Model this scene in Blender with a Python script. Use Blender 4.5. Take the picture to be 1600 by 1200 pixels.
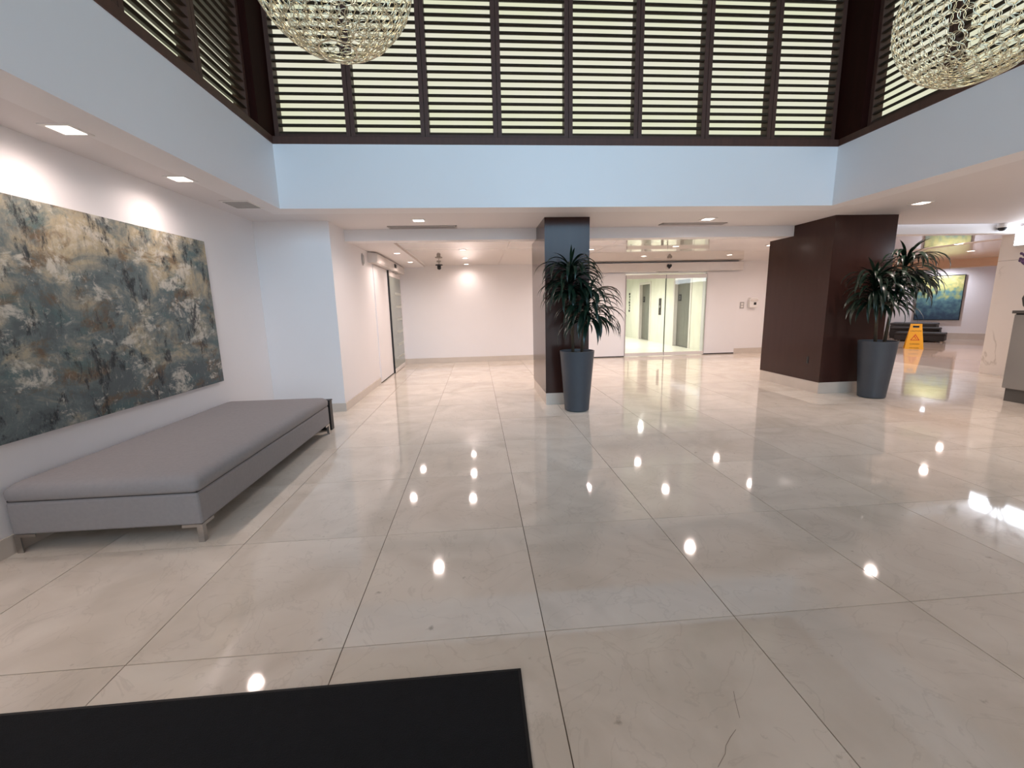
import bpy, bmesh, math, random
from mathutils import Vector, Matrix
random.seed(7)
for o in list(bpy.data.objects): bpy.data.objects.remove(o)
scene = bpy.context.scene
COL = scene.collection

# ------------------------------------------------------------------ camera
cam_data = bpy.data.cameras.new('camera'); cam = bpy.data.objects.new('camera', cam_data); COL.objects.link(cam)
RT = Vector((0.99645843, -0.08082822, -0.02318193)); UP = Vector((0.03709068, 0.1750833, 0.98385472)); FW = Vector((0.07546446, 0.98123017, -0.1774612))
m = Matrix.Identity(4)
for i in range(3):
    m[i][0] = RT[i]; m[i][1] = UP[i]; m[i][2] = -FW[i]
m[0][3], m[1][3], m[2][3] = 0, 0, 1.45
cam.matrix_world = m
cam_data.sensor_fit = 'HORIZONTAL'; cam_data.sensor_width = 36; cam_data.lens = 671.16 * 36 / 1600
cam_data.clip_start = 0.05; cam_data.clip_end = 200
scene.camera = cam
# ------------------------------------------------------------------ world, daylight, exposure
world = bpy.data.worlds.new('sky'); scene.world = world; world.use_nodes = True
bg = world.node_tree.nodes['Background']; bg.inputs[0].default_value = (0.86, 0.90, 1.0, 1); bg.inputs[1].default_value = 1.9
vs = scene.view_settings
vs.view_transform = 'Standard'; vs.look = 'None'; vs.gamma = 1; vs.use_curve_mapping = False; vs.exposure = 0.14

def area_light(name, loc, rot, sx, sy, power, color):
    d = bpy.data.lights.new(name, 'AREA'); d.shape = 'RECTANGLE'; d.size = sx; d.size_y = sy; d.energy = power; d.color = color
    o = bpy.data.objects.new(name, d); COL.objects.link(o); o.location = loc; o.rotation_euler = rot
    return o
# daylight entering through the tall entrance-side clerestory window behind the camera
area_light('daylight_window_light', (1.195, -1.62, 4.1), (math.radians(90), 0, 0), 6.7, 2.6, 275, (0.29, 0.63, 1.0))

WARM = (1.0, 0.83, 0.765)
# ------------------------------------------------------------------ helpers
def s2l(c):
    return tuple(((v / 255) / 12.92 if v / 255 <= 0.04045 else ((v / 255 + 0.055) / 1.055) ** 2.4) for v in c)

def new_mat(name):
    mt = bpy.data.materials.new(name); mt.use_nodes = True
    nt = mt.node_tree; b = nt.nodes['Principled BSDF']
    return mt, nt, b

def pmat(name, c1, c2=None, scale=6.0, rough=0.5, metal=0.0, spec=0.5, bump=0.0, bscale=None, coat=0.0, stretch=(1, 1, 1), rvar=0.0):
    """two-tone noise material; colours in sRGB 0-255"""
    mt, nt, b = new_mat(name)
    c2 = c2 or tuple(max(0, v * 0.94) for v in c1)
    tc = nt.nodes.new('ShaderNodeTexCoord'); mp = nt.nodes.new('ShaderNodeMapping'); mp.inputs['Scale'].default_value = stretch
    nz = nt.nodes.new('ShaderNodeTexNoise'); nz.inputs['Scale'].default_value = scale; nz.inputs['Detail'].default_value = 5
    mx = nt.nodes.new('ShaderNodeMix'); mx.data_type = 'RGBA'
    mx.inputs['A'].default_value = (*s2l(c1), 1); mx.inputs['B'].default_value = (*s2l(c2), 1)
    L = nt.links
    L.new(tc.outputs['Object'], mp.inputs[0]); L.new(mp.outputs[0], nz.inputs['Vector']); L.new(nz.outputs['Fac'], mx.inputs['Factor'])
    L.new(mx.outputs['Result'], b.inputs['Base Color'])
    b.inputs['Roughness'].default_value = rough; b.inputs['Metallic'].default_value = metal
    b.inputs['Specular IOR Level'].default_value = spec; b.inputs['Coat Weight'].default_value = coat; b.inputs['Coat Roughness'].default_value = 0.05
    if bump:
        n2 = nt.nodes.new('ShaderNodeTexNoise'); n2.inputs['Scale'].default_value = bscale or scale * 8; n2.inputs['Detail'].default_value = 3
        bp = nt.nodes.new('ShaderNodeBump'); bp.inputs['Strength'].default_value = bump; bp.inputs['Distance'].default_value = 0.01
        L.new(mp.outputs[0], n2.inputs['Vector']); L.new(n2.outputs['Fac'], bp.inputs['Height']); L.new(bp.outputs[0], b.inputs['Normal'])
    if rvar:
        mr = nt.nodes.new('ShaderNodeMapRange'); mr.inputs['To Min'].default_value = rough - rvar; mr.inputs['To Max'].default_value = rough + rvar
        L.new(nz.outputs['Fac'], mr.inputs['Value']); L.new(mr.outputs[0], b.inputs['Roughness'])
    return mt

def emat(name, c, strength):
    mt, nt, b = new_mat(name)
    b.inputs['Base Color'].default_value = (*s2l(c), 1); b.inputs['Emission Color'].default_value = (*s2l(c), 1); b.inputs['Emission Strength'].default_value = strength
    return mt

def glassmat(name, tint=(0.9, 1, 0.95), gloss=0.1, rough=0.02):
    mt = bpy.data.materials.new(name); mt.use_nodes = True; nt = mt.node_tree; nt.nodes.clear()
    out = nt.nodes.new('ShaderNodeOutputMaterial'); mix = nt.nodes.new('ShaderNodeMixShader')
    tr = nt.nodes.new('ShaderNodeBsdfTransparent'); tr.inputs[0].default_value = (*tint, 1)
    gl = nt.nodes.new('ShaderNodeBsdfGlossy'); gl.inputs['Roughness'].default_value = rough
    fr = nt.nodes.new('ShaderNodeFresnel'); fr.inputs[0].default_value = 1.45
    nt.links.new(fr.outputs[0], mix.inputs[0]); nt.links.new(tr.outputs[0], mix.inputs[1]); nt.links.new(gl.outputs[0], mix.inputs[2]); nt.links.new(mix.outputs[0], out.inputs[0])
    return mt

class MB:
    """collects simple shapes and builds ONE mesh object"""
    def __init__(s): s.v = []; s.f = []
    def box(s, x0, x1, y0, y1, z0, z1):
        n = len(s.v)
        s.v += [(x0, y0, z0), (x1, y0, z0), (x1, y1, z0), (x0, y1, z0), (x0, y0, z1), (x1, y0, z1), (x1, y1, z1), (x0, y1, z1)]
        s.f += [tuple(n + i for i in q) for q in ((0, 3, 2, 1), (4, 5, 6, 7), (0, 1, 5, 4), (1, 2, 6, 5), (2, 3, 7, 6), (3, 0, 4, 7))]
        return s
    def lathe(s, prof, seg=24, cx=0, cy=0, cap0=True, cap1=True):
        n = len(s.v)
        for r, z in prof:
            for k in range(seg):
                a = 2 * math.pi * k / seg; s.v.append((cx + r * math.cos(a), cy + r * math.sin(a), z))
        for i in range(len(prof) - 1):
            for k in range(seg):
                a, b = n + i * seg + k, n + i * seg + (k + 1) % seg
                s.f.append((a, b, b + seg, a + seg))
        if cap0: s.f.append(tuple(n + k for k in reversed(range(seg))))
        if cap1: s.f.append(tuple(n + (len(prof) - 1) * seg + k for k in range(seg)))
        return s
    def tube(s, pts, r, seg=8):
        n = len(s.v); pts = [Vector(p) for p in pts]
        rr = r if isinstance(r, (list, tuple)) else [r] * len(pts)
        for i, p in enumerate(pts):
            t = (pts[min(i + 1, len(pts) - 1)] - pts[max(i - 1, 0)]).normalized()
            a = t.orthogonal().normalized() if i == 0 else (a - t * a.dot(t)).normalized()
            b = t.cross(a)
            for k in range(seg):
                q = 2 * math.pi * k / seg; s.v.append(tuple(p + (a * math.cos(q) + b * math.sin(q)) * rr[i]))
        for i in range(len(pts) - 1):
            for k in range(seg):
                u, w = n + i * seg + k, n + i * seg + (k + 1) % seg; s.f.append((u, w, w + seg, u + seg))
        s.f.append(tuple(n + k for k in reversed(range(seg)))); s.f.append(tuple(n + (len(pts) - 1) * seg + k for k in range(seg)))
        return s
    def prism(s, poly, y0, y1):
        """polygon in x,z extruded along y"""
        n = len(s.v); k = len(poly)
        s.v += [(x, y0, z) for x, z in poly] + [(x, y1, z) for x, z in poly]
        s.f.append(tuple(n + i for i in range(k))); s.f.append(tuple(n + k + i for i in reversed(range(k))))
        for i in range(k):
            j = (i + 1) % k; s.f.append((n + i, n + k + i, n + k + j, n + j))
        return s
    def mesh(s, name, smooth=False):
        me = bpy.data.meshes.new(name); me.from_pydata(s.v, [], s.f); me.update()
        bm = bmesh.new(); bm.from_mesh(me); bmesh.ops.recalc_face_normals(bm, faces=bm.faces); bm.to_mesh(me); bm.free()
        if smooth:
            for p in me.polygons: p.use_smooth = True
        return me
    def build(s, name, mat, parent=None, bevel=0.0, smooth=False, segs=2):
        me = s.mesh(name, smooth)
        return link(name, me, mat, parent, bevel, segs)

def link(name, me, mat, parent=None, bevel=0.0, segs=2):
    if mat and not me.materials: me.materials.append(mat)
    o = bpy.data.objects.new(name, me); COL.objects.link(o)
    if parent: o.parent = parent
    if bevel:
        bv = o.modifiers.new('bevel', 'BEVEL'); bv.width = bevel; bv.segments = segs; bv.limit_method = 'ANGLE'; bv.harden_normals = False
    return o

def tag(o, label=None, cat=None, group=None, kind=None):
    if label: o['label'] = label
    if cat: o['category'] = cat
    if group: o['group'] = group
    if kind: o['kind'] = kind
    return o

def empty(name, loc=(0, 0, 0), rz=0.0):
    o = bpy.data.objects.new(name, None); COL.objects.link(o); o.location = loc; o.rotation_euler = (0, 0, rz); o.empty_display_size = 0.1
    return o

def struct(name, mb, mat, label, cat, bevel=0.0, parent=None):
    o = mb.build(name, mat, parent, bevel)
    return tag(o, label, cat, kind='structure')

# ------------------------------------------------------------------ materials
M_WALL = pmat('white_wall_paint', (236, 232, 232), (231, 227, 227), 1.2, 0.55, bump=0.02, bscale=60)
M_CEIL = pmat('white_ceiling_paint', (228, 222, 221), (223, 217, 216), 1.0, 0.6)
M_STONEBASE = pmat('stone_baseboard', (212, 200, 188), (196, 184, 172), 5, 0.25)
M_WOOD = pmat('dark_shutter_wood', (92, 62, 51), (70, 46, 38), 3, 0.5, spec=0.3, stretch=(8, 8, 1))
M_SLAT = pmat('shutter_slat_wood', (84, 70, 56), (64, 52, 41), 3, 0.55, spec=0.25, stretch=(1, 8, 8))
M_DARKWOOD = pmat('dark_corner_wood', (48, 20, 15), (36, 14, 10), 3, 0.6, spec=0.05, stretch=(8, 8, 1))
M_COLUMN = pmat('dark_brown_laminate', (64, 40, 34), (54, 33, 28), 2, 0.17, spec=0.27, stretch=(6, 6, 0.6))
M_FABRIC = pmat('grey_bench_fabric', (152, 147, 147), (139, 135, 136), 40, 0.9, spec=0.2, bump=0.12, bscale=400)
M_CHROME = pmat('brushed_steel', (190, 187, 185), (170, 167, 165), 20, 0.28, metal=1.0, stretch=(1, 1, 20))
M_BLACK = pmat('black_plastic', (18, 19, 22), (13, 14, 16), 10, 0.45)
M_MAT = pmat('black_rubber_mat', (22, 25, 29), (15, 17, 20), 25, 0.85, spec=0.25, bump=0.5, bscale=300)
M_MATEDGE = pmat('black_rubber_edge', (14, 15, 17), (10, 11, 12), 20, 0.6)
M_POT = pmat('charcoal_planter', (66, 72, 80), (58, 63, 71), 8, 0.42)
M_SOIL = pmat('potting_pebbles', (110, 105, 100), (50, 44, 38), 45, 0.9, bump=1.0, bscale=60)
M_LEAF = pmat('dracaena_leaf', (36, 58, 40), (20, 36, 26), 6, 0.35, spec=0.5, stretch=(6, 1, 1))
M_LEAF2 = pmat('dracaena_leaf_dark', (28, 50, 36), (16, 30, 22), 6, 0.35, spec=0.5, stretch=(6, 1, 1))
M_STEM = pmat('plant_cane', (84, 72, 54), (56, 46, 34), 14, 0.8, stretch=(1, 1, 5))
M_GOLD = pmat('champagne_wire', (232, 226, 204), (214, 204, 174), 12, 0.35, metal=1.0)
M_WHITEPL = pmat('white_plastic', (236, 232, 228), (228, 224, 220), 8, 0.35)
M_GREYPL = pmat('grey_plastic', (176, 172, 168), (160, 156, 152), 8, 0.4)
M_SATIN = pmat('satin_white_metal', (226, 218, 212), (214, 206, 200), 6, 0.25, spec=0.6)
M_VENT = pmat('grey_vent_metal', (182, 174, 171), (168, 160, 157), 8, 0.5)
M_VENTDARK = pmat('vent_slot_dark', (60, 54, 52), (48, 43, 41), 8, 0.7)
M_VENTBACK = pmat('vent_backing_grey', (112, 105, 102), (100, 94, 91), 8, 0.7)
M_LAMP = emat('lamp_lens', (255, 236, 224), 9.0)
M_GLASS = glassmat('clear_door_glass', (0.965, 0.99, 0.97))
M_GREYGLASS = pmat('grey_green_frosted_glass', (150, 156, 146), (132, 140, 130), 3, 0.12, spec=0.6)
M_FROST = pmat('frosted_band', (184, 188, 178), (172, 176, 166), 4, 0.4)
M_DESK = pmat('grey_desk_stone', (170, 164, 158), (158, 152, 146), 3, 0.4)
M_DESKTOP = pmat('grey_desk_top', (110, 106, 102), (98, 94, 90), 3, 0.3)
M_YELLOW = pmat('yellow_sign_plastic', (240, 178, 34), (228, 164, 24), 8, 0.4)
M_REDINK = pmat('red_print', (196, 58, 28), (186, 50, 24), 8, 0.5)
M_OTTO = pmat('black_upholstery', (44, 41, 42), (34, 31, 32), 12, 0.6)
M_OTTO2 = pmat('dark_grey_upholstery', (84, 84, 86), (72, 72, 74), 12, 0.7)
M_STEEL = pmat('elevator_steel', (132, 130, 122), (112, 110, 104), 8, 0.3, metal=0.4, stretch=(1, 1, 0.3))
M_PURPLE = pmat('purple_petals', (112, 84, 124), (86, 62, 100), 30, 0.7)
M_TAN = pmat('tan_bulkhead_paint', (222, 186, 158), (214, 178, 150), 2, 0.6)
M_ROOF = pmat('roof_boards', (60, 44, 36), (46, 33, 27), 3, 0.6, stretch=(8, 1, 1))

def tile_material():
    mt, nt, b = new_mat('polished_marble_tile'); L = nt.links; N = nt.nodes.new
    tc = N('ShaderNodeTexCoord'); oi = N('ShaderNodeObjectInfo')
    mul = N('ShaderNodeVectorMath'); mul.operation = 'SCALE'; mul.inputs[0].default_value = (37, 61, 13); L.new(oi.outputs['Random'], mul.inputs['Scale'])
    add = N('ShaderNodeVectorMath'); L.new(tc.outputs['Object'], add.inputs[0]); L.new(mul.outputs[0], add.inputs[1])
    n1 = N('ShaderNodeTexNoise'); n1.inputs['Scale'].default_value = 1.7; n1.inputs['Detail'].default_value = 6; n1.inputs['Distortion'].default_value = 1.2; L.new(add.outputs[0], n1.inputs['Vector'])
    r1 = N('ShaderNodeValToRGB'); L.new(n1.outputs['Fac'], r1.inputs[0])
    e = r1.color_ramp.elements; e[0].position = 0.3; e[0].color = (*s2l((212, 201, 186)), 1); e[1].position = 0.72; e[1].color = (*s2l((232, 222, 208)), 1)
    mid = r1.color_ramp.elements.new(0.5); mid.color = (*s2l((223, 212, 198)), 1)
    # faint straight-ish veins
    n2 = N('ShaderNodeTexNoise'); n2.inputs['Scale'].default_value = 2.3; n2.inputs['Detail'].default_value = 8; n2.inputs['Distortion'].default_value = 2.5; L.new(add.outputs[0], n2.inputs['Vector'])
    r2 = N('ShaderNodeValToRGB'); L.new(n2.outputs['Fac'], r2.inputs[0])
    e = r2.color_ramp.elements; e[0].position = 0.485; e[0].color = (0, 0, 0, 1); e[1].position = 0.515; e[1].color = (0, 0, 0, 1); v = r2.color_ramp.elements.new(0.5); v.color = (0.2, 0.2, 0.2, 1)
    mx = N('ShaderNodeMix'); mx.data_type = 'RGBA'; L.new(r2.outputs['Color'], mx.inputs['Factor']); L.new(r1.outputs['Color'], mx.inputs['A']); mx.inputs['B'].default_value = (*s2l((172, 160, 146)), 1)
    # scuffs
    n3 = N('ShaderNodeTexNoise'); n3.inputs['Scale'].default_value = 14; n3.inputs['Detail'].default_value = 4; L.new(add.outputs[0], n3.inputs['Vector'])
    r3 = N('ShaderNodeValToRGB'); L.new(n3.outputs['Fac'], r3.inputs[0]); e = r3.color_ramp.elements; e[0].position = 0.2; e[0].color = (0.6, 0.6, 0.6, 1); e[1].position = 0.29; e[1].color = (0, 0, 0, 1)
    m3 = N('ShaderNodeMix'); m3.data_type = 'RGBA'; L.new(r3.outputs['Color'], m3.inputs['Factor']); L.new(mx.outputs['Result'], m3.inputs['A']); m3.inputs['B'].default_value = (*s2l((140, 126, 108)), 1)
    # per tile tint
    hs = N('ShaderNodeHueSaturation'); mr = N('ShaderNodeMapRange'); mr.inputs['To Min'].default_value = 0.95; mr.inputs['To Max'].default_value = 1.03
    L.new(oi.outputs['Random'], mr.inputs['Value']); L.new(mr.outputs[0], hs.inputs['Value']); L.new(m3.outputs['Result'], hs.inputs['Color']); L.new(hs.outputs[0], b.inputs['Base Color'])
    rr = N('ShaderNodeMapRange'); rr.inputs['To Min'].default_value = 0.035; rr.inputs['To Max'].default_value = 0.065; L.new(n1.outputs['Fac'], rr.inputs['Value']); L.new(rr.outputs[0], b.inputs['Roughness'])
    b.inputs['Specular IOR Level'].default_value = 0.85
    return mt
M_TILE = tile_material()
M_GROUT = pmat('tile_grout', (112, 98, 82), (92, 80, 66), 8, 0.9)

def marble_wall_material():
    mt, nt, b = new_mat('white_veined_marble'); L = nt.links; N = nt.nodes.new
    tc = N('ShaderNodeTexCoord')
    n2 = N('ShaderNodeTexNoise'); n2.inputs['Scale'].default_value = 0.6; n2.inputs['Detail'].default_value = 6; n2.inputs['Distortion'].default_value = 0.3; L.new(tc.outputs['Object'], n2.inputs['Vector'])
    r2 = N('ShaderNodeValToRGB'); L.new(n2.outputs['Fac'], r2.inputs[0])
    e = r2.color_ramp.elements; e[0].position = 0.493; e[0].color = (*s2l((240, 233, 227)), 1); e[1].position = 0.507; e[1].color = (*s2l((240, 233, 227)), 1); v = r2.color_ramp.elements.new(0.5); v.color = (*s2l((210, 202, 194)), 1)
    n3 = N('ShaderNodeTexNoise'); n3.inputs['Scale'].default_value = 1.1; n3.inputs['Detail'].default_value = 2; L.new(tc.outputs['Object'], n3.inputs['Vector'])
    r3 = N('ShaderNodeValToRGB'); L.new(n3.outputs['Fac'], r3.inputs[0]); r3.color_ramp.elements[0].position = 0.47; r3.color_ramp.elements[1].position = 0.6
    mm = N('ShaderNodeMix'); mm.data_type = 'RGBA'; L.new(r3.outputs['Color'], mm.inputs['Factor']); mm.inputs['A'].default_value = (*s2l((240, 233, 227)), 1); L.new(r2.outputs['Color'], mm.inputs['B'])
    L.new(mm.outputs['Result'], b.inputs['Base Color']); b.inputs['Roughness'].default_value = 0.12
    return mt
M_MARBLE = marble_wall_material()

def painting_material(name, pal, sc, flip=False):
    """layered abstract brushwork; y is along the wall, z is up (object space)"""
    mt, nt, b = new_mat(name); L = nt.links; N = nt.nodes.new
    tc = N('ShaderNodeTexCoord')
    def noise(scale, stretch, detail=8, dist=0.0, off=(0, 0, 0), rough=0.6):
        mp = N('ShaderNodeMapping'); mp.inputs['Scale'].default_value = stretch; mp.inputs['Location'].default_value = off; L.new(tc.outputs['Object'], mp.inputs[0])
        n = N('ShaderNodeTexNoise'); n.inputs['Scale'].default_value = scale * sc; n.inputs['Detail'].default_value = detail; n.inputs['Distortion'].default_value = dist; n.inputs['Roughness'].default_value = rough
        L.new(mp.outputs[0], n.inputs['Vector']); return n.outputs['Fac']
    def ramp(src, stops):
        r = N('ShaderNodeValToRGB'); L.new(src, r.inputs[0]); el = r.color_ramp.elements
        while len(el) > 1: el.remove(el[-1])
        el[0].position = stops[0][0]; el[0].color = (*stops[0][1], 1)
        for p, c in stops[1:]:
            k = el.new(p); k.color = (*c, 1)
        return r.outputs['Color']
    def mix(fac, a, c):
        m_ = N('ShaderNodeMix'); m_.data_type = 'RGBA'; L.new(fac, m_.inputs['Factor']); L.new(a, m_.inputs['A'])
        if isinstance(c, tuple): m_.inputs['B'].default_value = (*c, 1)
        else: L.new(c, m_.inputs['B'])
        return m_.outputs['Result']
    W = (1, 1, 1); K = (0, 0, 0)
    P = [s2l(c) for c in pal]      # slate, bluegrey, beige, tan, cream, dark, brown, teal
    sep = N('ShaderNodeSeparateXYZ'); L.new(tc.outputs['Object'], sep.inputs[0])
    base_n = noise(2.4, (1, 0.8, 1.15), 9, 0.5, (3.1, 0, 0), 0.66)
    # warm upper half, cool lower half
    ma = N('ShaderNodeMath'); ma.operation = 'MULTIPLY_ADD'; L.new(sep.outputs['Z'], ma.inputs[0]); ma.inputs[1].default_value = 0.12; ma.inputs[2].default_value = -0.02
    ad = N('ShaderNodeMath'); L.new(base_n, ad.inputs[0]); L.new(ma.outputs[0], ad.inputs[1])
    c = ramp(ad.outputs[0], [(0.36, P[0]), (0.44, P[1]), (0.485, tuple((P[1][i] + P[2][i]) / 2 for i in range(3))), (0.52, P[2]), (0.58, P[3]), (0.68, P[4])])
    c = mix(ramp(noise(3.0, (1, 0.8, 1.3), 8, 0.4, (9, 4, 1), 0.68), [(0.53, K), (0.62, (0.8,) * 3)]), c, P[6])
    c = mix(ramp(noise(2.8, (1, 0.7, 1.5), 8, 0.4, (1, 14, 6), 0.68), [(0.54, K), (0.63, (0.75,) * 3)]), c, P[7])
    c = mix(ramp(noise(3.6, (1, 0.8, 1.2), 9, 0.3, (5, 2, 17), 0.72), [(0.54, K), (0.61, (0.85,) * 3)]), c, P[4])
    c = mix(ramp(noise(5.0, (1, 1.5, 0.75), 10, 0.2, (2, 21, 3), 0.75), [(0.54, K), (0.615, (0.92,) * 3)]), c, P[5])
    c = mix(ramp(noise(15, (1, 1.6, 0.5), 6, 0.0, (8, 8, 8), 0.7), [(0.5, K), (0.72, (0.55,) * 3)]), c, P[0])
    c = mix(ramp(noise(22, (1, 1.4, 0.7), 6, 0.6, (4, 3, 2), 0.7), [(0.58, K), (0.72, (0.45,) * 3)]), c, P[4])
    L.new(c, b.inputs['Base Color']); b.inputs['Roughness'].default_value = 0.5; b.inputs['Specular IOR Level'].default_value = 0.35
    bp = N('ShaderNodeBump'); bp.inputs['Strength'].default_value = 0.35; bp.inputs['Distance'].default_value = 0.01
    L.new(noise(22, (1, 1.4, 0.7), 6, 0.6, (4, 3, 2), 0.7), bp.inputs['Height']); L.new(bp.outputs[0], b.inputs['Normal'])
    return mt
M_ART = painting_material('abstract_brushwork', [(82, 92, 94), (102, 113, 113), (154, 148, 131), (172, 158, 130), (202, 196, 183), (27, 34, 39), (104, 80, 53), (78, 103, 104)], 1.0)

def art2_material():
    mt, nt, b = new_mat('landscape_brushwork'); L = nt.links; N = nt.nodes.new
    tc = N('ShaderNodeTexCoord'); sep = N('ShaderNodeSeparateXYZ'); L.new(tc.outputs['Object'], sep.inputs[0])
    n = N('ShaderNodeTexNoise'); n.inputs['Scale'].default_value = 7.0; n.inputs['Detail'].default_value = 9; L.new(tc.outputs['Object'], n.inputs['Vector'])
    a = N('ShaderNodeMath'); a.operation = 'MULTIPLY_ADD'; L.new(sep.outputs['Z'], a.inputs[0]); a.inputs[1].default_value = 0.5; a.inputs[2].default_value = 0.12
    m1 = N('ShaderNodeMath'); m1.operation = 'MULTIPLY_ADD'; L.new(n.outputs['Fac'], m1.inputs[0]); m1.inputs[1].default_value = 0.85; L.new(a.outputs[0], m1.inputs[2])
    r = N('ShaderNodeValToRGB'); L.new(m1.outputs[0], r.inputs[0]); el = r.color_ramp.elements
    el[0].position = 0.18; el[0].color = (*s2l((46, 70, 92)), 1); el[1].position = 0.98; el[1].color = (*s2l((210, 204, 156)), 1)
    for p, c in ((0.38, (66, 98, 112)), (0.55, (92, 132, 132)), (0.66, (140, 156, 112)), (0.8, (186, 180, 112))):
        k = el.new(p); k.color = (*s2l(c), 1)
    L.new(r.outputs[0], b.inputs['Base Color']); b.inputs['Roughness'].default_value = 0.5
    return mt
M_ART2 = art2_material()

def gloss_ceiling_material():
    mt = pmat('high_gloss_stretch_ceiling', (240, 226, 214), (234, 219, 207), 2.0, 0.045, spec=1.0, coat=0.7, bump=0.05, bscale=1.6)
    return mt
M_GLOSSCEIL = gloss_ceiling_material()

M_LOUNGECEIL = pmat('satin_lounge_ceiling', (232, 214, 200), (224, 205, 190), 2.0, 0.16, spec=0.6)

def pane_material():
    mt, nt, b = new_mat('frosted_daylight_pane'); L = nt.links; N = nt.nodes.new
    tc = N('ShaderNodeTexCoord'); n = N('ShaderNodeTexNoise'); n.inputs['Scale'].default_value = 0.9; n.inputs['Detail'].default_value = 3; L.new(tc.outputs['Object'], n.inputs['Vector'])
    r = N('ShaderNodeValToRGB'); L.new(n.outputs['Fac'], r.inputs[0]); el = r.color_ramp.elements
    el[0].position = 0.32; el[0].color = (*s2l((214, 217, 184)), 1); el[1].position = 0.55; el[1].color = (*s2l((219, 217, 197)), 1)
    L.new(r.outputs[0], b.inputs['Emission Color']); b.inputs['Emission Strength'].default_value = 1.0
    b.inputs['Base Color'].default_value = (0.15, 0.15, 0.14, 1); b.inputs['Roughness'].default_value = 0.6
    return mt
M_PANE = pane_material()

# ------------------------------------------------------------------ the shell
XL, XS, YA, YB = -2.95, -1.96, 6.30, 11.6          # left wall, recessed side wall, return wall, rear wall
ZS, ZR, ZA = 2.65, 2.53, 3.355                     # soffit, rear ceiling, top of atrium fascia
AX0, AX1, AY0, AY1 = -2.27, 4.66, -1.40, 5.556     # atrium opening
ZT = 5.42                                          # top of shutters

floor = struct('floor', MB().box(-3.3, 9.6, -3.4, 11.9, -0.12, -0.004), M_GROUT, 'polished pale marble tile floor of the hotel lobby', 'floor')
PX, PY = 0.8925, 0.945; JX, JY = 0.2545, 1.70; GAP = 0.0022
tile_me = MB().box(-PX / 2 + GAP, PX / 2 - GAP, -PY / 2 + GAP, PY / 2 - GAP, -0.02, 0.0).mesh('tile'); tile_me.materials.append(M_TILE)
def cut_tile(w, h):
    me = MB().box(-w / 2 + GAP, w / 2 - GAP, -h / 2 + GAP, h / 2 - GAP, -0.02, 0.0).mesh('tile'); me.materials.append(M_TILE); return me
cache = {}
for i in range(-4, 11):
    for j in range(-4, 11):
        x0, x1 = JX + i * PX, JX + (i + 1) * PX; y0, y1 = JY + j * PY, JY + (j + 1) * PY
        x0, x1, y0, y1 = max(x0, XL), min(x1, 9.5), max(y0, -3.0), min(y1, YB)
        if x1 - x0 < 0.05 or y1 - y0 < 0.05: continue
        if y0 >= YA and x1 <= XS: continue
        k = (round(x1 - x0, 3), round(y1 - y0, 3))
        if k not in cache: cache[k] = cut_tile(*k)
        t = bpy.data.objects.new('tile', cache[k]); COL.objects.link(t); t.parent = floor; t.location = ((x0 + x1) / 2, (y0 + y1) / 2, 0)

# hairline crack in one of the front tiles
M_CRACK = pmat('hairline_crack', (150, 135, 121), (138, 124, 110), 20, 0.8)
cr = MB()
for pts in (((0.914, 1.322), (0.897, 1.284), (0.885, 1.251), (0.873, 1.218)), ((0.835, 1.180), (0.801, 1.156), (0.770, 1.131), (0.753, 1.106), (0.707, 1.069))):
    for (xa, ya), (xb, yb) in zip(pts, pts[1:]):
        dx, dy = yb - ya, xa - xb; l = math.hypot(dx, dy); dx, dy = dx / l * 0.0009, dy / l * 0.0009; n = len(cr.v)
        cr.v += [(xa - dx, ya - dy, 0.0004), (xa + dx, ya + dy, 0.0004), (xb + dx, yb + dy, 0.0004), (xb - dx, yb - dy, 0.0004)]; cr.f.append((n, n + 1, n + 2, n + 3))
cr.build('crack', M_CRACK, floor)

T = 0.15
struct('wall_left', MB().box(XL - T, XL, -3.0, YA + T, 0, ZS), M_WALL, 'white wall behind the grey bench carrying the abstract painting', 'wall')
struct('wall_left_return', MB().box(XL, XS, YA, YA + T, 0, ZS), M_WALL, 'short white return wall facing the lobby past the bench', 'wall')
wls = struct('wall_left_rear', MB().box(XS - T, XS, YA + T, 10.02, 0, ZS).box(XS - T, XS, 10.02, 11.36, 2.32, ZS).box(XS - T, XS, 11.36, YB, 0, ZS), M_WALL, 'white side wall with the grey glass sliding door', 'wall')
struct('wall_back', MB().box(XS - T, 4.03, YB, YB + T, 0, 2.75).box(6.28, 10.0, YB, YB + T, 0, 2.75).box(4.03, 6.28, YB, YB + T, 2.24, 2.75), M_WALL, 'white rear wall with the glass doors to the lifts', 'wall')
# soffit with the atrium opening
struct('ceiling', MB().box(XL - T, AX0 - 0.04, -3.0, 7.0, ZS, ZS + 0.1).box(AX1 + 0.04, 9.65, -3.0, 7.0, ZS, ZS + 0.1).box(AX0 - 0.04, AX1 + 0.04, AY1 + 0.04, 7.0, ZS, ZS + 0.1).box(AX0 - 0.04, AX1 + 0.04, -3.0, AY0 - 0.04, ZS, ZS + 0.1), M_CEIL, 'white lower soffit ceiling around the atrium opening', 'ceiling')
struct('wall_atrium_back', MB().box(AX0 - 0.2, AX1 + 0.2, AY1, AY1 + 0.3, ZS - 0.002, ZA), M_WALL, 'white fascia band under the rear shutters', 'wall')
struct('wall_atrium_left', MB().box(AX0 - 0.3, AX0, AY0, AY1, ZS - 0.002, ZA), M_WALL, 'white fascia band under the left shutters', 'wall')
struct('wall_atrium_right', MB().box(AX1, AX1 + 0.3, AY0, AY1, ZS - 0.002, ZA), M_WALL, 'white fascia band under the right shutters', 'wall')
struct('ceiling_atrium', MB().box(AX0 - 0.4, AX1 + 0.4, AY0 - 0.4, AY1 + 0.4, ZT + 0.06, ZT + 0.16), M_ROOF, 'dark boarded roof high above the atrium', 'ceiling')
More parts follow.
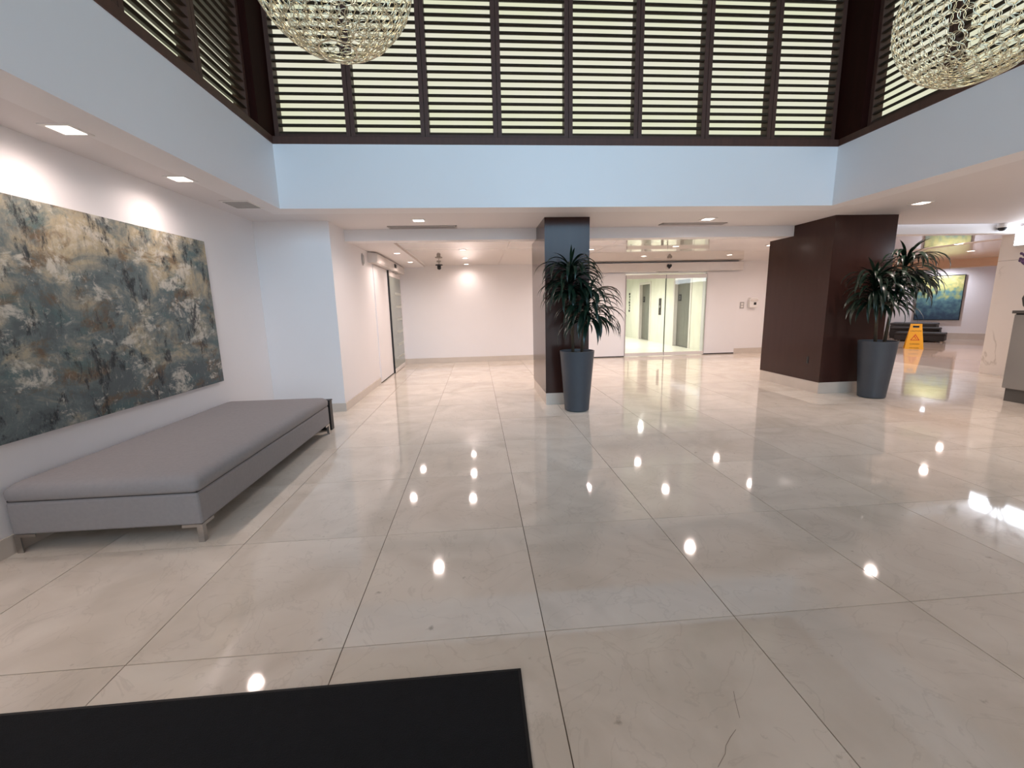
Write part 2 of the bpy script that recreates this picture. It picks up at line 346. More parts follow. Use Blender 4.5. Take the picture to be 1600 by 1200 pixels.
# dropped beam and rear ceiling
struct('trim_1', MB().box(XS, 5.255, 7.0, 7.22, 2.485, ZS + 0.05).box(5.255, 6.236, 7.0, 7.22, 2.485, ZS + 0.05), M_WALL, 'white dropped beam between the soffit and the rear ceiling', 'beam', 0.0)
struct('trim_2', MB().box(6.236, 9.65, 7.05, 7.25, 2.50, ZS + 0.05), M_WALL, 'white dropped beam right of the wide brown column', 'beam')
ceil_r = struct('ceiling_rear', MB().box(XS - T, 10.4, 7.2, 20.0, ZR + 0.012, ZR + 0.1), M_CEIL, 'glossy white panel ceiling over the lift entrance', 'ceiling')
for i in range(6):
    for j in range(4):
        x0 = -1.30 + i * 1.9; y0 = 7.22 + j * 1.095
        if x0 + 1.9 > 10.3: continue
        p = MB().box(-0.946, 0.946, -0.544, 0.544, 0, 0.02).build('panel', M_GLOSSCEIL, ceil_r); p.location = (x0 + 0.95, y0 + 0.5475, ZR)
MB().box(XS, -1.30, 7.22, YB, ZR - 0.03, ZR + 0.02).build('bulkhead', M_CEIL, ceil_r)

# baseboards
struct('baseboard_left', MB().box(XL, XL + 0.015, -3.0, YA, 0, 0.12), M_STONEBASE, 'pale stone baseboard along the painting wall', 'baseboard')
struct('baseboard_left_return', MB().box(XL + 0.015, XS + 0.015, YA - 0.015, YA, 0, 0.12), M_STONEBASE, 'pale stone baseboard under the short return wall', 'baseboard')
struct('baseboard_left_rear', MB().box(XS, XS + 0.015, YA, 8.62, 0, 0.12), M_STONEBASE, 'pale stone baseboard along the recessed side wall', 'baseboard')
struct('baseboard_back', MB().box(XS, 1.7, YB - 0.015, YB, 0, 0.14).box(7.2, 10.0, YB - 0.015, YB, 0, 0.14), M_STONEBASE, 'pale stone baseboard along the rear wall', 'baseboard')

# entrance side behind the camera
ent = struct('wall_entrance', MB().box(XL - T, -2.2, -3.15, -3.0, 0, ZS).box(7.0, 9.65, -3.15, -3.0, 0, ZS).box(-2.2, 7.0, -3.15, -3.0, 2.45, ZS), M_WALL, 'white entrance wall with glass doors to the street', 'wall')
for i in range(6):
    x0 = -2.2 + i * 1.533
    g = MB().box(x0 + 0.03, x0 + 1.503, -3.09, -3.075, 0.05, 2.42).build('pane', M_GLASS, ent)
    MB().box(x0 - 0.03, x0 + 0.03, -3.12, -3.03, 0, 2.45).build('mullion', M_DARKWOOD, ent)
struct('wall_atrium_front', MB().box(AX0 - 0.3, AX1 + 0.3, AY0 - 0.15, AY0, ZS - 0.002, ZA - 0.55).box(AX0 - 0.3, AX1 + 0.3, AY0 - 0.15, AY0, ZT, ZT + 0.08), M_WALL, 'white band below the tall entrance-side window', 'wall')
wf = struct('window_1', MB().box(AX0 - 0.3, AX0 + 0.05, AY0 - 0.15, AY0, ZA - 0.55, ZT).box(AX1 - 0.05, AX1 + 0.3, AY0 - 0.15, AY0, ZA - 0.55, ZT), M_DARKWOOD, 'tall clear clerestory window on the entrance side', 'window')
for i in range(6):
    x0 = AX0 + 0.05 + i * (AX1 - AX0 - 0.1) / 6; w = (AX1 - AX0 - 0.1) / 6
    MB().box(x0 + 0.02, x0 + w - 0.02, AY0 - 0.08, AY0 - 0.07, ZA - 0.55, ZT).build('pane', M_GLASS, wf)
    if i: MB().box(x0 - 0.02, x0 + 0.02, AY0 - 0.12, AY0 - 0.02, ZA - 0.55, ZT).build('mullion', M_DARKWOOD, wf)

# ------------------------------------------------------------------ shutters
SLW, SLT, SLP, TILT = 0.14, 0.031, 0.0845, math.radians(25)
ZB = ZA + 0.085                                    # bottom of the panels, above the sill
def slat_mesh(length):
    mb = MB(); h = length / 2
    # slightly lens-shaped blade, hexagonal section, outer edge (+y) tilted up
    sec = [(-SLW / 2, 0), (-SLW / 4, SLT / 2), (SLW / 4, SLT / 2), (SLW / 2, 0), (SLW / 4, -SLT / 2), (-SLW / 4, -SLT / 2)]
    c, s = math.cos(TILT), math.sin(TILT)
    sec = [(a * c - b_ * s, a * s + b_ * c) for a, b_ in sec]
    mb.v = [(-h, a, b_) for a, b_ in sec] + [(h, a, b_) for a, b_ in sec]
    mb.f = [(0, 1, 2, 3, 4, 5), (11, 10, 9, 8, 7, 6)] + [(i, i + 6, (i + 1) % 6 + 6, (i + 1) % 6) for i in range(6)]
    me = mb.mesh('slat'); me.materials.append(M_SLAT); return me
PW = (AX1 - AX0 - 0.02) / 8
ST = 0.048
slat_me = slat_mesh(PW - 2 * ST - 0.004)
stile_me = MB().box(-ST / 2, ST / 2, 0, 0.13, 0, ZT - ZB).mesh('stile'); stile_me.materials.append(M_WOOD)
rail_me = MB().box(-PW / 2 + ST, PW / 2 - ST, 0.005, 0.125, 0, 0.05).mesh('rail'); rail_me.materials.append(M_WOOD)
pane_me = MB().box(-PW / 2 - 0.002, PW / 2 + 0.002, 0.16, 0.17, -0.05, ZT - ZB + 0.05).mesh('pane'); pane_me.materials.append(M_PANE)
def shutter(loc, rz, label, group):
    t = tag(empty('shutter_panel', loc, rz), label, 'shutter', group)
    for x in (-PW / 2 + ST / 2 + 0.003, PW / 2 - ST / 2 - 0.003):
        s = link('stile', stile_me, None, t); s.location = (x, 0, 0)
    for z in (0, ZT - ZB - 0.05):
        s = link('rail', rail_me, None, t); s.location = (0, 0, z)
    z = 0.075
    while z < ZT - ZB - 0.06:
        s = link('slat', slat_me, None, t); s.location = (0, 0.066, z); z += SLP
    link('pane', pane_me, None, t)
ordn = ['first', 'second', 'third', 'fourth', 'fifth', 'sixth', 'seventh', 'eighth']
for i in range(8):
    shutter((AX0 + 0.01 + PW * (i + 0.5), AY1 + 0.06, ZB), 0, 'dark louvred shutter panel, %s from the left along the rear clerestory' % ordn[i], 'rear shutters')
for i in range(4):
    shutter((AX0 - 0.06, AY1 - 0.33 - PW * (i + 0.5), ZB), math.radians(90), 'dark nearly closed louvred shutter on the left clerestory, %s from the rear corner' % ordn[i], 'left shutters')
for i in range(4):
    shutter((AX1 + 0.06, AY1 - 0.33 - PW * (i + 0.5), ZB), math.radians(-90), 'dark louvred shutter on the right clerestory, %s from the rear corner' % ordn[i], 'right shutters')
# dark sill running round the atrium, corner posts, blank wood panelling towards the entrance
struct('trim_3', MB().box(AX0 - 0.2, AX1 + 0.2, AY1 - 0.012, AY1 + 0.26, ZA, ZB - 0.004), M_WOOD, 'dark wooden sill below the rear shutters', 'sill', 0.004)
struct('trim_4', MB().box(AX0 - 0.26, AX0 + 0.012, AY0, AY1 - 0.012, ZA, ZB - 0.004), M_WOOD, 'dark wooden sill below the left shutters', 'sill', 0.004)
struct('trim_5', MB().box(AX1 - 0.012, AX1 + 0.26, AY0, AY1 - 0.012, ZA, ZB - 0.004), M_WOOD, 'dark wooden sill below the right shutters', 'sill', 0.004)
struct('trim_6', MB().box(AX0 - 0.24, AX0 + 0.01, AY1 - 0.325, AY1 + 0.24, ZB - 0.004, ZT + 0.06), M_DARKWOOD, 'dark wooden post in the left rear corner of the atrium', 'post', 0.004)
struct('trim_7', MB().box(AX1 - 0.01, AX1 + 0.24, AY1 - 0.325, AY1 + 0.24, ZB - 0.004, ZT + 0.06), M_DARKWOOD, 'dark wooden post in the right rear corner of the atrium', 'post', 0.004)
struct('wall_clerestory_left', MB().box(AX0 - 0.2, AX0 - 0.06, AY0, AY1 - 0.33 - 4 * PW, ZB - 0.004, ZT + 0.06), M_DARKWOOD, 'dark wood panelling beyond the left shutters', 'panelling')
struct('wall_clerestory_right', MB().box(AX1 + 0.06, AX1 + 0.2, AY0, AY1 - 0.33 - 4 * PW, ZB - 0.004, ZT + 0.06), M_DARKWOOD, 'dark wood panelling beyond the right shutters', 'panelling')
struct('trim_8', MB().box(AX0 - 0.24, AX1 + 0.24, AY1 + 0.04, AY1 + 0.24, ZT, ZT + 0.06), M_DARKWOOD, 'dark wooden head rail above the rear shutters', 'rail')

# ------------------------------------------------------------------ columns
def column(name, x0, x1, y0, y1, label):
    t = tag(empty(name, ((x0 + x1) / 2, (y0 + y1) / 2, 0)), label, 'column', kind='structure')
    a, b_ = (x1 - x0) / 2, (y1 - y0) / 2
    MB().box(-a, a, -b_, b_, 0.175, 2.484).box(-a, a, -b_, 6.998 - (y0 + y1) / 2, 2.484, ZS - 0.001).build('cladding', M_COLUMN, t)
    MB().box(-a + 0.004, a - 0.004, -b_ + 0.004, b_ - 0.004, 0, 0.175).build('plinth', M_STONEBASE, t)
    return t
column('column', 0.975, 1.612, 6.17, 7.55, 'narrow dark brown clad column in the middle of the lobby')
c2 = column('column', 5.252, 6.236, 6.17, 7.58, 'wide dark brown clad column near the caution sign')
ol = tag(empty('wall_outlet', (5.252, 6.433, 0.50)), 'small dark outlet plate on the wide brown column', 'outlet')
MB().box(-0.006, 0, -0.02, 0.02, -0.055, 0.055).build('plate', M_BLACK, ol, 0.002)
MB().box(-0.009, -0.006, -0.01, 0.01, 0.01, 0.035).box(-0.009, -0.006, -0.01, 0.01, -0.035, -0.01).build('socket', M_VENTDARK, ol)

# ------------------------------------------------------------------ lamps
def downlight(x, y, z, label, group, power, angle=125, r=0.07, square=True, color=WARM):
    t = tag(empty('recessed_downlight', (x, y, z)), label, 'downlight', group)
    if square:
        MB().box(-r - .025, r + .025, -r - .025, -r, -0.008, 0).box(-r - .025, r + .025, r, r + .025, -0.008, 0).box(-r - .025, -r, -r, r, -0.008, 0).box(r, r + .025, -r, r, -0.008, 0).build('trim_ring', M_WHITEPL, t)
        MB().box(-r, r, -r, r, -0.004, -0.001).build('lens', M_LAMP, t)
    else:
        MB().lathe([(r + 0.022, 0), (r + 0.022, -0.006), (r, -0.008), (r, 0)], 24, cap0=False, cap1=False).build('trim_ring', M_WHITEPL, t)
        MB().lathe([(r, -0.004), (r, -0.001)], 24).build('lens', M_LAMP, t)
    d = bpy.data.lights.new('bulb', 'SPOT'); d.energy = power; d.spot_size = math.radians(angle); d.spot_blend = 1.0; d.shadow_soft_size = 0.06; d.color = color
    o = bpy.data.objects.new('bulb', d); COL.objects.link(o); o.parent = t; o.location = (0, 0, -0.03)
    return t
G1 = 'soffit downlights'
for y, lb in ((4.35, 'recessed downlight above the far end of the abstract painting'), (3.26, 'recessed downlight above the middle of the abstract painting'), (2.17, 'recessed downlight above the near end of the abstract painting'), (0.9, 'recessed downlight in the left soffit before the painting')):
    downlight(-2.61, y, ZS, lb, G1, 27, 168)
downlight(-0.752, 6.31, ZS, 'recessed downlight in the soffit beside the left slot vent', G1, 105, 168)
downlight(3.433, 6.38, ZS, 'recessed downlight in the soffit beside the right slot vent', G1, 105, 168)
downlight(5.80, 5.45, ZS, 'recessed downlight in the soffit just in front of the wide column', G1, 35, 160)
downlight(5.9, 3.3, ZS, 'added unseen fill downlight in the right soffit level with the right chandelier', G1, 80, 165)  # added out of view to brighten the right-hand floor
downlight(5.9, 1.2, ZS, 'added unseen fill downlight in the right soffit nearest the entrance', G1, 80, 165)  # second added lamp out of view, lifts the near right floor
downlight(7.0, 4.3, ZS, 'recessed downlight in the right soffit above the reception desk', G1, 60, 165)
for x, lb in ((-0.9, 'added unseen fill downlight inside the entrance, left of three'), (1.2, 'added unseen fill downlight inside the entrance, middle of three'), (3.4, 'added unseen fill downlight inside the entrance, right of three')):
    downlight(x, -2.2, ZS, lb, G1, 110, 165)  # three lamps added behind the camera to warm and brighten the near floor
G2 = 'rear ceiling downlights'
for x, y, z, lb, pw in ((-1.47, 8.63, ZR - 0.03, 'small round downlight above the left sliding door, nearer one', 22), (-1.46, 10.23, ZR - 0.03, 'small round downlight above the left sliding door, farther one', 22),
        (-0.22, 8.49, ZR, 'round downlight in the glossy ceiling left of the narrow column, nearest of its row', 34), (-0.21, 9.88, ZR, 'round downlight in the glossy ceiling left of the narrow column, middle of its row', 30), (-0.22, 11.25, ZR, 'round downlight in the glossy ceiling against the rear wall, last of its row', 13),
        (2.3, 8.7, ZR, 'round downlight in the glossy ceiling behind the narrow column', 34), (2.3, 10.4, ZR, 'round downlight in the glossy ceiling behind the narrow column, by the rear wall', 30),
        (3.90, 10.03, ZR, 'round downlight in the glossy ceiling before the left lift door leaf', 34), (5.97, 10.03, ZR, 'round downlight in the glossy ceiling before the right lift door leaf', 34),
        (5.84, 8.43, ZR, 'round downlight in the glossy ceiling beside the wide column', 30), (3.9, 8.4, ZR, 'round downlight in the glossy ceiling between the two columns', 30), (7.8, 10.3, ZR, 'round downlight in the glossy ceiling behind the wide column', 30),
        (8.4, 8.6, ZR, 'round downlight in the glossy ceiling right of the wide column', 30)):
    downlight(x, y, z, lb, G2, pw * 1.75, 174, 0.055, False)

# ------------------------------------------------------------------ vents and small ceiling fittings
def slot_vent(x0, x1, y0, y1, label):
    t = tag(empty('slot_vent', ((x0 + x1) / 2, (y0 + y1) / 2, ZS)), label, 'vent', 'slot vents')
    a, b_ = (x1 - x0) / 2, (y1 - y0) / 2
    MB().box(-a, a, -b_, -b_ + 0.02, -0.012, 0).box(-a, a, b_ - 0.02, b_, -0.012, 0).box(-a, -a + 0.02, -b_, b_, -0.012, 0).box(a - 0.02, a, -b_, b_, -0.012, 0).build('frame', M_VENT, t)
    MB().box(-a + .02, a - .02, -b_ + .02, b_ - .02, -0.003, -0.001).build('backing', M_VENTBACK, t)
    n = 3
    for i in range(n):
        yy = -b_ + (i + 1) * 2 * b_ / (n + 1)
        MB().box(-a + .02, a - .02, yy - 0.008, yy + 0.008, -0.011, -0.003).build('slat', M_VENT, t)
    return t
slot_vent(-1.26, -0.25, 6.70, 6.90, 'long slot vent in the soffit left of the narrow column')
slot_vent(2.87, 3.90, 6.66, 6.82, 'long slot vent in the soffit right of the narrow column')
t = tag(empty('ceiling_vent', (-2.58, 5.33, ZS)), 'square flush ceiling vent above the end of the bench', 'vent')
MB().box(-0.155, 0.155, -0.18, 0.18, -0.01, 0).build('frame', M_WHITEPL, t, 0.003)
for i in range(6): MB().box(-0.13, 0.13, -0.15 + i * 0.052, -0.115 + i * 0.052, -0.014, -0.01).build('slat', M_GREYPL, t)

t = tag(empty('ceiling_camera', (-0.84, 10.5, ZR)), 'small black camera hanging from the glossy rear ceiling', 'camera')
MB().lathe([(0.05, 0), (0.05, -0.015), (0.012, -0.02), (0.012, -0.075), (0.03, -0.08)], 16).build('stem', M_GREYPL, t)
MB().lathe([(0.085, -0.075), (0.085, -0.095), (0.045, -0.1), (0.045, -0.17), (0.02, -0.19)], 16).build('housing', M_BLACK, t)
t = tag(empty('wall_speaker', (XS, 7.957, 2.32)), 'oval grey wall fitting beside the door operator', 'speaker')
o = MB().lathe([(0.06, 0), (0.06, 0.015), (0.045, 0.03)], 20).build('grille', M_GREYPL, t, smooth=False); o.rotation_euler = (0, math.radians(90), 0); o.scale = (1.5, 1, 1)
o = MB().lathe([(0.07, 0), (0.07, 0.008)], 20).build('ring', M_VENT, t); o.rotation_euler = (0, math.radians(90), 0); o.scale = (1.5, 1, 1)

t = tag(empty('dome_camera', (9.0, 7.05, 2.625)), 'white dome security camera on the right beam', 'camera')
MB().lathe([(0.075, 0.02), (0.075, -0.03), (0.065, -0.045)], 20, 0, -0.06).build('housing', M_WHITEPL, t)
MB().lathe([(0.055, -0.045), (0.05, -0.075), (0.03, -0.095), (0.005, -0.1)], 20, 0, -0.06).build('dome', M_BLACK, t, smooth=True)
MB().box(-0.035, 0.035, -0.03, 0, -0.03, 0.02).build('bracket', M_WHITEPL, t)

# ------------------------------------------------------------------ left sliding door
d1 = tag(empty('door_1', (XS, 0, 0)), 'grey frosted glass sliding door in the recessed left side wall', 'door', kind='structure')
MB().box(0.03, 0.05, 9.96, 11.34, 0.10, 2.18).build('glass', M_GREYGLASS, d1)
MB().box(0.02, 0.06, 9.94, 11.36, 0.012, 0.10).build('bottom_rail', M_SATIN, d1, 0.004)
MB().box(0.02, 0.06, 9.94, 11.36, 2.18, 2.30).build('top_rail', M_SATIN, d1, 0.004)
MB().box(0.022, 0.058, 9.915, 9.94, 0.012, 2.30).build('edge_seal', M_BLACK, d1)
for k in range(6): MB().box(0.05, 0.052, 10.55, 11.34, 0.28 + k * 0.3, 0.34 + k * 0.3).build('frosted_band', M_FROST, d1)
MB().box(0.0, 0.02, 8.66, 9.91, 0.025, 2.30).build('side_panel', M_WALL, d1)
MB().box(0.0, 0.012, 8.66, 9.91, 0.0, 0.025).build('floor_track', M_VENTDARK, d1)
ob = MB().prism([(0, 2.31), (0.16, 2.31), (0.17, 2.34), (0.17, 2.47), (0, 2.49)], 8.35, 11.40).build('operator_box', M_SATIN, d1)
MB().box(0.06, 0.10, 10.4, 10.9, 2.28, 2.312).build('track', M_GREYPL, ob)
MB().box(0.17, 0.20, 10.05, 10.2, 2.36, 2.44).build('sensor', M_BLACK, ob, 0.008)
struct('wall_vestibule', MB().box(XS - 1.2, XS - 1.1, 9.9, 11.5, 0, 2.4).box(XS - 1.2, XS - T, 9.8, 9.95, 0, 2.4).box(XS - 1.2, XS - T, 11.4, 11.5, 0, 2.4), M_WALL, 'plain wall of the small room behind the left sliding door', 'wall')

# ------------------------------------------------------------------ lift entrance
d2 = tag(empty('door_2', (0, YB, 0)), 'double glass sliding door leading to the bright lift hall', 'door', kind='structure')
for x0, x1 in ((4.035, 5.13), (5.14, 6.275)):
    lf = MB().box(x0 + 0.01, x1 - 0.01, -0.055, -0.04, 0.10, 2.13).build('door_leaf', M_GLASS, d2)
    MB().box(x0, x1, -0.065, -0.03, 0.012, 0.105).build('bottom_rail', M_SATIN, lf, 0.003)
    MB().box(x0, x1, -0.065, -0.03, 2.10, 2.20).build('top_rail', M_SATIN, lf, 0.003)
MB().box(5.128, 5.142, -0.062, -0.034, 0.012, 2.2).build('edge_seal', M_BLACK, d2)
MB().box(4.02, 4.036, -0.062, -0.0, 0.012, 2.2).build('edge_seal', M_VENT, d2)
MB().box(6.275, 6.29, -0.062, -0.0, 0.012, 2.2).build('edge_seal', M_VENT, d2)
MB().box(3.0, 4.018, -0.03, 0, 0.03, 2.25).build('side_panel', M_WALL, d2)
MB().box(6.292, 7.19, -0.03, 0, 0.03, 2.25).build('side_panel', M_WALL, d2)
MB().box(3.0, 4.018, -0.025, -0.004, 0, 0.03).box(6.292, 7.19, -0.025, -0.004, 0, 0.03).build('floor_track', M_VENTDARK, d2)
ob = MB().box(1.72, 7.2, -0.20, 0, 2.28, 2.50).build('operator_box', M_SATIN, d2, 0.006)
t = [(0, -0.06), (-0.06, 0.005), (-0.055, 0.045), (-0.03, 0.055), (0, 0.035), (0.03, 0.055), (0.055, 0.045), (0.06, 0.005)]
hs_ = MB().prism([(5.13 + a, 2.40 + b_) for a, b_ in t], -0.245, -0.20).build('sensor', M_BLACK, ob)
MB().box(4.85, 5.42, -0.15, -0.05, 2.262, 2.28).build('track', M_GREYPL, ob)
# wall fittings right of the doors
t = tag(empty('soap_dispenser', (7.64, YB, 1.40)), 'white hand sanitiser dispenser on the rear wall', 'dispenser')
MB().prism([(-0.10, -0.13), (0.10, -0.13), (0.12, -0.08), (0.12, 0.10), (0.09, 0.14), (-0.09, 0.14), (-0.12, 0.10), (-0.12, -0.08)], -0.10, 0).build('body', M_WHITEPL, t, 0.01)
MB().box(0.0, 0.07, -0.105, -0.10, -0.06, 0.01).build('window', M_BLACK, t)
MB().box(-0.09, 0.11, -0.125, -0.10, 0.05, 0.09).build('lid', M_SATIN, t, 0.006)
t = tag(empty('light_switch', (7.357, YB, 1.336)), 'white switch plate left of the hand sanitiser dispenser', 'switch')
MB().box(-0.06, 0.06, -0.01, 0, -0.09, 0.09).build('plate', M_GREYPL, t, 0.003)
MB().box(-0.03, 0.03, -0.018, -0.01, 0.01, 0.06).box(-0.03, 0.03, -0.018, -0.01, -0.06, -0.01).build('rocker', M_WHITEPL, t)

# lift hall behind the glass
XE = 6.7
M_HALL = pmat('pale_hall_marble', (238, 236, 224), (214, 212, 194), 2.2, 0.25, stretch=(1, 2, 0.7))
M_MINT = pmat('pale_mint_wall', (228, 236, 230), (220, 230, 224), 1.5, 0.3)
struct('floor_lift_hall', MB().box(2.0, XE + 0.2, YB, 19.6, -0.1, -0.001), M_HALL, 'pale stone floor of the lift hall', 'floor')
LW = (13.25, 14.35); LE = (16.45, 17.5)
wl = struct('wall_lift', MB().box(XE, XE + T, YB + T, LW[0], 0, ZR).box(XE, XE + T, LW[1], LE[0], 0, ZR).box(XE, XE + T, LE[1], 19.6, 0, ZR).box(XE, XE + T, LW[0], LW[1], 2.2, ZR).box(XE, XE + T, LE[0], LE[1], 2.2, ZR), M_HALL, 'veined pale marble wall holding the two lift doors', 'wall')
struct('wall_lift_end', MB().box(2.0, XE, 19.5, 19.6, 0, ZR), M_MINT, 'pale end wall of the lift hall', 'wall')
struct('wall_lift_left', MB().box(1.9, 2.0, YB + T, 19.6, 0, ZR), M_MINT, 'pale left wall of the lift hall', 'wall')
def lift(y0, y1, label):
    t = tag(empty('elevator_door', (XE, (y0 + y1) / 2, 0)), label, 'elevator')
    w = (y1 - y0) / 2
    MB().box(-0.02, 0.10, -w - 0.08, -w + 0.012, 0, 2.28).box(-0.02, 0.10, w - 0.012, w + 0.08, 0, 2.28).box(-0.02, 0.10, -w + 0.012, w - 0.012, 2.188, 2.28).build('frame', M_SATIN, t)
    for s in (-1, 1):
        MB().box(0.10, 0.13, min(0, s * w), max(0, s * w) - 0.004 * (s < 0), 0.01, 2.2).build('door_leaf', M_STEEL, t)
    MB().box(-0.0, 0.13, -w, w, 0, 0.01).build('sill', M_CHROME, t)
    pl = MB().box(0.09, 0.10, w - 0.28, w - 0.10, 1.50, 1.72).build('number_plate', M_BLACK, t)
    f = bpy.data.curves.new('digit', 'FONT'); f.body = '2'; f.size = 0.16; f.extrude = 0.001; f.align_x = 'CENTER'; f.align_y = 'CENTER'
    fo = bpy.data.objects.new('tmp', f); COL.objects.link(fo)
    dg = bpy.context.evaluated_depsgraph_get(); me = bpy.data.meshes.new_from_object(fo.evaluated_get(dg)); bpy.data.objects.remove(fo)
    me.materials.clear(); o = link('digit', me, M_CHROME, pl); o.matrix_local = Matrix(((0, 0, -1, 0.089), (-1, 0, 0, w - 0.19), (0, 1, 0, 1.61), (0, 0, 0, 1)))
    return t
lift(*LW, 'steel lift door nearer to the glass entrance')
lift(*LE, 'steel lift door farther back in the lift hall')
t = tag(empty('call_button_panel', (XE, 15.5, 1.30)), 'dark vertical call button panel between the lift doors', 'panel')
MB().box(-0.015, 0, -0.10, 0.10, -0.28, 0.32).build('plate', M_VENTDARK, t, 0.004)
MB().box(-0.02, -0.015, -0.04, 0.04, -0.02, 0.06).build('button', M_CHROME, t)
t = tag(empty('wall_directory', (XE, 18.7, 1.50)), 'narrow dark vertical sign on the marble wall past the farther lift door', 'sign')
for k in range(7): MB().box(-0.012, 0, -0.05, 0.09 - 0.04 * (k % 3), 0.32 - k * 0.12, 0.41 - k * 0.12).build('sign_block', M_BLACK, t)
for yy, lb in ((13.2, 'round downlight in the lift hall ceiling near the glass doors'), (15.4, 'round downlight in the middle of the lift hall ceiling'), (17.8, 'round downlight at the far end of the lift hall ceiling')):
    downlight(5.2, yy, ZR + 0.012, lb, 'lift hall downlights', 265, 172, 0.06, False, (1.0, 0.94, 0.89))

# ------------------------------------------------------------------ painting, bench, mat
t = tag(empty('abstract_painting', (XL, 3.86, 1.455)), 'large abstract canvas in blue grey, beige and brown above the grey bench', 'painting')
MB().box(0.002, 0.05, -1.24, 1.22, -0.762, 0.762).build('canvas', M_ART, t, 0.004)
MB().box(0.001, 0.03, -1.22, 1.20, -0.745, 0.745).build('stretcher', M_WOOD, t)

bx0, bx1, by0, by1 = -2.925, -1.80, 2.70, 5.14
t = tag(empty('upholstered_bench', ((bx0 + bx1) / 2, (by0 + by1) / 2, 0)), 'long low grey upholstered bench on steel corner legs below the painting', 'bench')
a, b_ = (bx1 - bx0) / 2, (by1 - by0) / 2
o = MB().box(-a, a, -b_, b_, 0.122, 0.338).build('base', M_FABRIC, t, 0.018, segs=3)
def cushion():
    bm = bmesh.new(); nx, ny = 12, 24
    me = bpy.data.meshes.new('cushion')
    prof = [(0.345, 0.0), (0.36, -0.006), (0.40, -0.008), (0.425, 0.006), (0.442, 0.028), (0.450, 0.06)]
    def ring(z, ins):
        pts = []; r = 0.04
        x, y = a - ins, b_ - ins
        for cx, cy, a0 in ((x - r, y - r, 0), (-x + r, y - r, 90), (-x + r, -y + r, 180), (x - r, -y + r, 270)):
            for k in range(6):
                q = math.radians(a0 + k * 18); pts.append(bm.verts.new((cx + r * math.cos(q), cy + r * math.sin(q), z)))
        return pts
    rs = [ring(z, i) for z, i in prof] + [ring(0.456, 0.16), ring(0.459, 0.4)]
    for p, q in zip(rs, rs[1:]):
        for k in range(len(p)): bm.faces.new((p[k], p[(k + 1) % len(p)], q[(k + 1) % len(p)], q[k]))
    bm.faces.new(rs[-1]); bm.faces.new(list(reversed(rs[0])))
    bm.to_mesh(me); bm.free()
    for p in me.polygons: p.use_smooth = True
    return me
cu = link('cushion', cushion(), M_FABRIC, t)
M_SEAM = pmat('bench_seam', (66, 64, 64), (56, 54, 54), 30, 0.95)
MB().box(-a + 0.008, a - 0.008, -b_ + 0.008, b_ - 0.008, 0.336, 0.348).build('seam', M_SEAM, t)
for sx in (-1, 1):
    for sy in (-1, 1):
        lg = MB()
        X = lambda u, w: tuple(sorted((sx * (a - 0.004 - u), sx * (a - 0.004 - w))))
        Y = lambda u, w: tuple(sorted((sy * (b_ - 0.004 - u), sy * (b_ - 0.004 - w))))
        lg.box(*X(0, 0.036), *Y(0, 0.006), 0, 0.124).box(*X(0, 0.006), *Y(0.006, 0.036), 0, 0.124)
        lg.box(*X(0.036, 0.125), *Y(0, 0.006), 0.104, 0.124).box(*X(0, 0.006), *Y(0.036, 0.125), 0.104, 0.124)
        lg.build('leg', M_CHROME, t)
t = tag(empty('black_bin', (-2.04, 5.335, 0)), 'low black box standing on the floor at the far end of the bench', 'box')
MB().box(-0.2, 0.205, -0.045, 0.045, 0, 0.36).build('body', M_BLACK, t, 0.004)
MB().box(-0.205, 0.21, -0.05, 0.05, 0.36, 0.375).build('lid', M_BLACK, t, 0.003)

t = tag(empty('floor_mat', (-1.2, 0.75, 0)), 'black rubber entrance mat at the front of the marble floor', 'mat')
MB().box(-1.312, 1.312, -0.743, 0.743, 0.0, 0.008).build('pile', M_MAT, t)
MB().box(-1.324, 1.324, 0.743, 0.755, 0, 0.006).box(-1.324, 1.324, -0.755, -0.743, 0, 0.006).box(-1.324, -1.312, -0.743, 0.743, 0, 0.006).box(1.312, 1.324, -0.743, 0.743, 0, 0.006).build('border', M_MATEDGE, t)

# ------------------------------------------------------------------ planters
def leaf_mesh(length, width, droop, start):
    mb = MB(); n = 9; ang = math.radians(start); x = z = 0.0
    for i in range(n + 1):
        u = i / n
        w = width * (0.35 + 1.3 * u if u < 0.5 else (1.0 - ((u - 0.5) / 0.5) ** 1.8)) * 0.5
        w = max(w, 0.0008)
        nx_, nz_ = -math.sin(ang), math.cos(ang)
        mb.v += [(x + nx_ * w * 0.35, -w, z + nz_ * w * 0.35), (x, 0, z), (x + nx_ * w * 0.35, w, z + nz_ * w * 0.35)]
        x += math.cos(ang) * length / n; z += math.sin(ang) * length / n; ang -= droop / n * (0.6 + 0.9 * u)
    for i in range(n):
        k = i * 3; mb.f += [(k, k + 1, k + 4, k + 3), (k + 1, k + 2, k + 5, k + 4)]
    me = bpy.data.meshes.new('leaf'); me.from_pydata(mb.v, [], mb.f); me.update()
    for p in me.polygons: p.use_smooth = True
    me.materials.append(random.choice((M_LEAF, M_LEAF2))); return me
LEAVES = {k: [leaf_mesh(random.uniform(0.52, 0.70), random.uniform(0.050, 0.066), random.uniform(d0, d1), st + random.uniform(-8, 8)) for _ in range(6)] for k, (d0, d1, st) in {'up': (0.5, 1.4, 62), 'mid': (2.2, 2.7, 50), 'down': (1.9, 2.3, 24)}.items()}
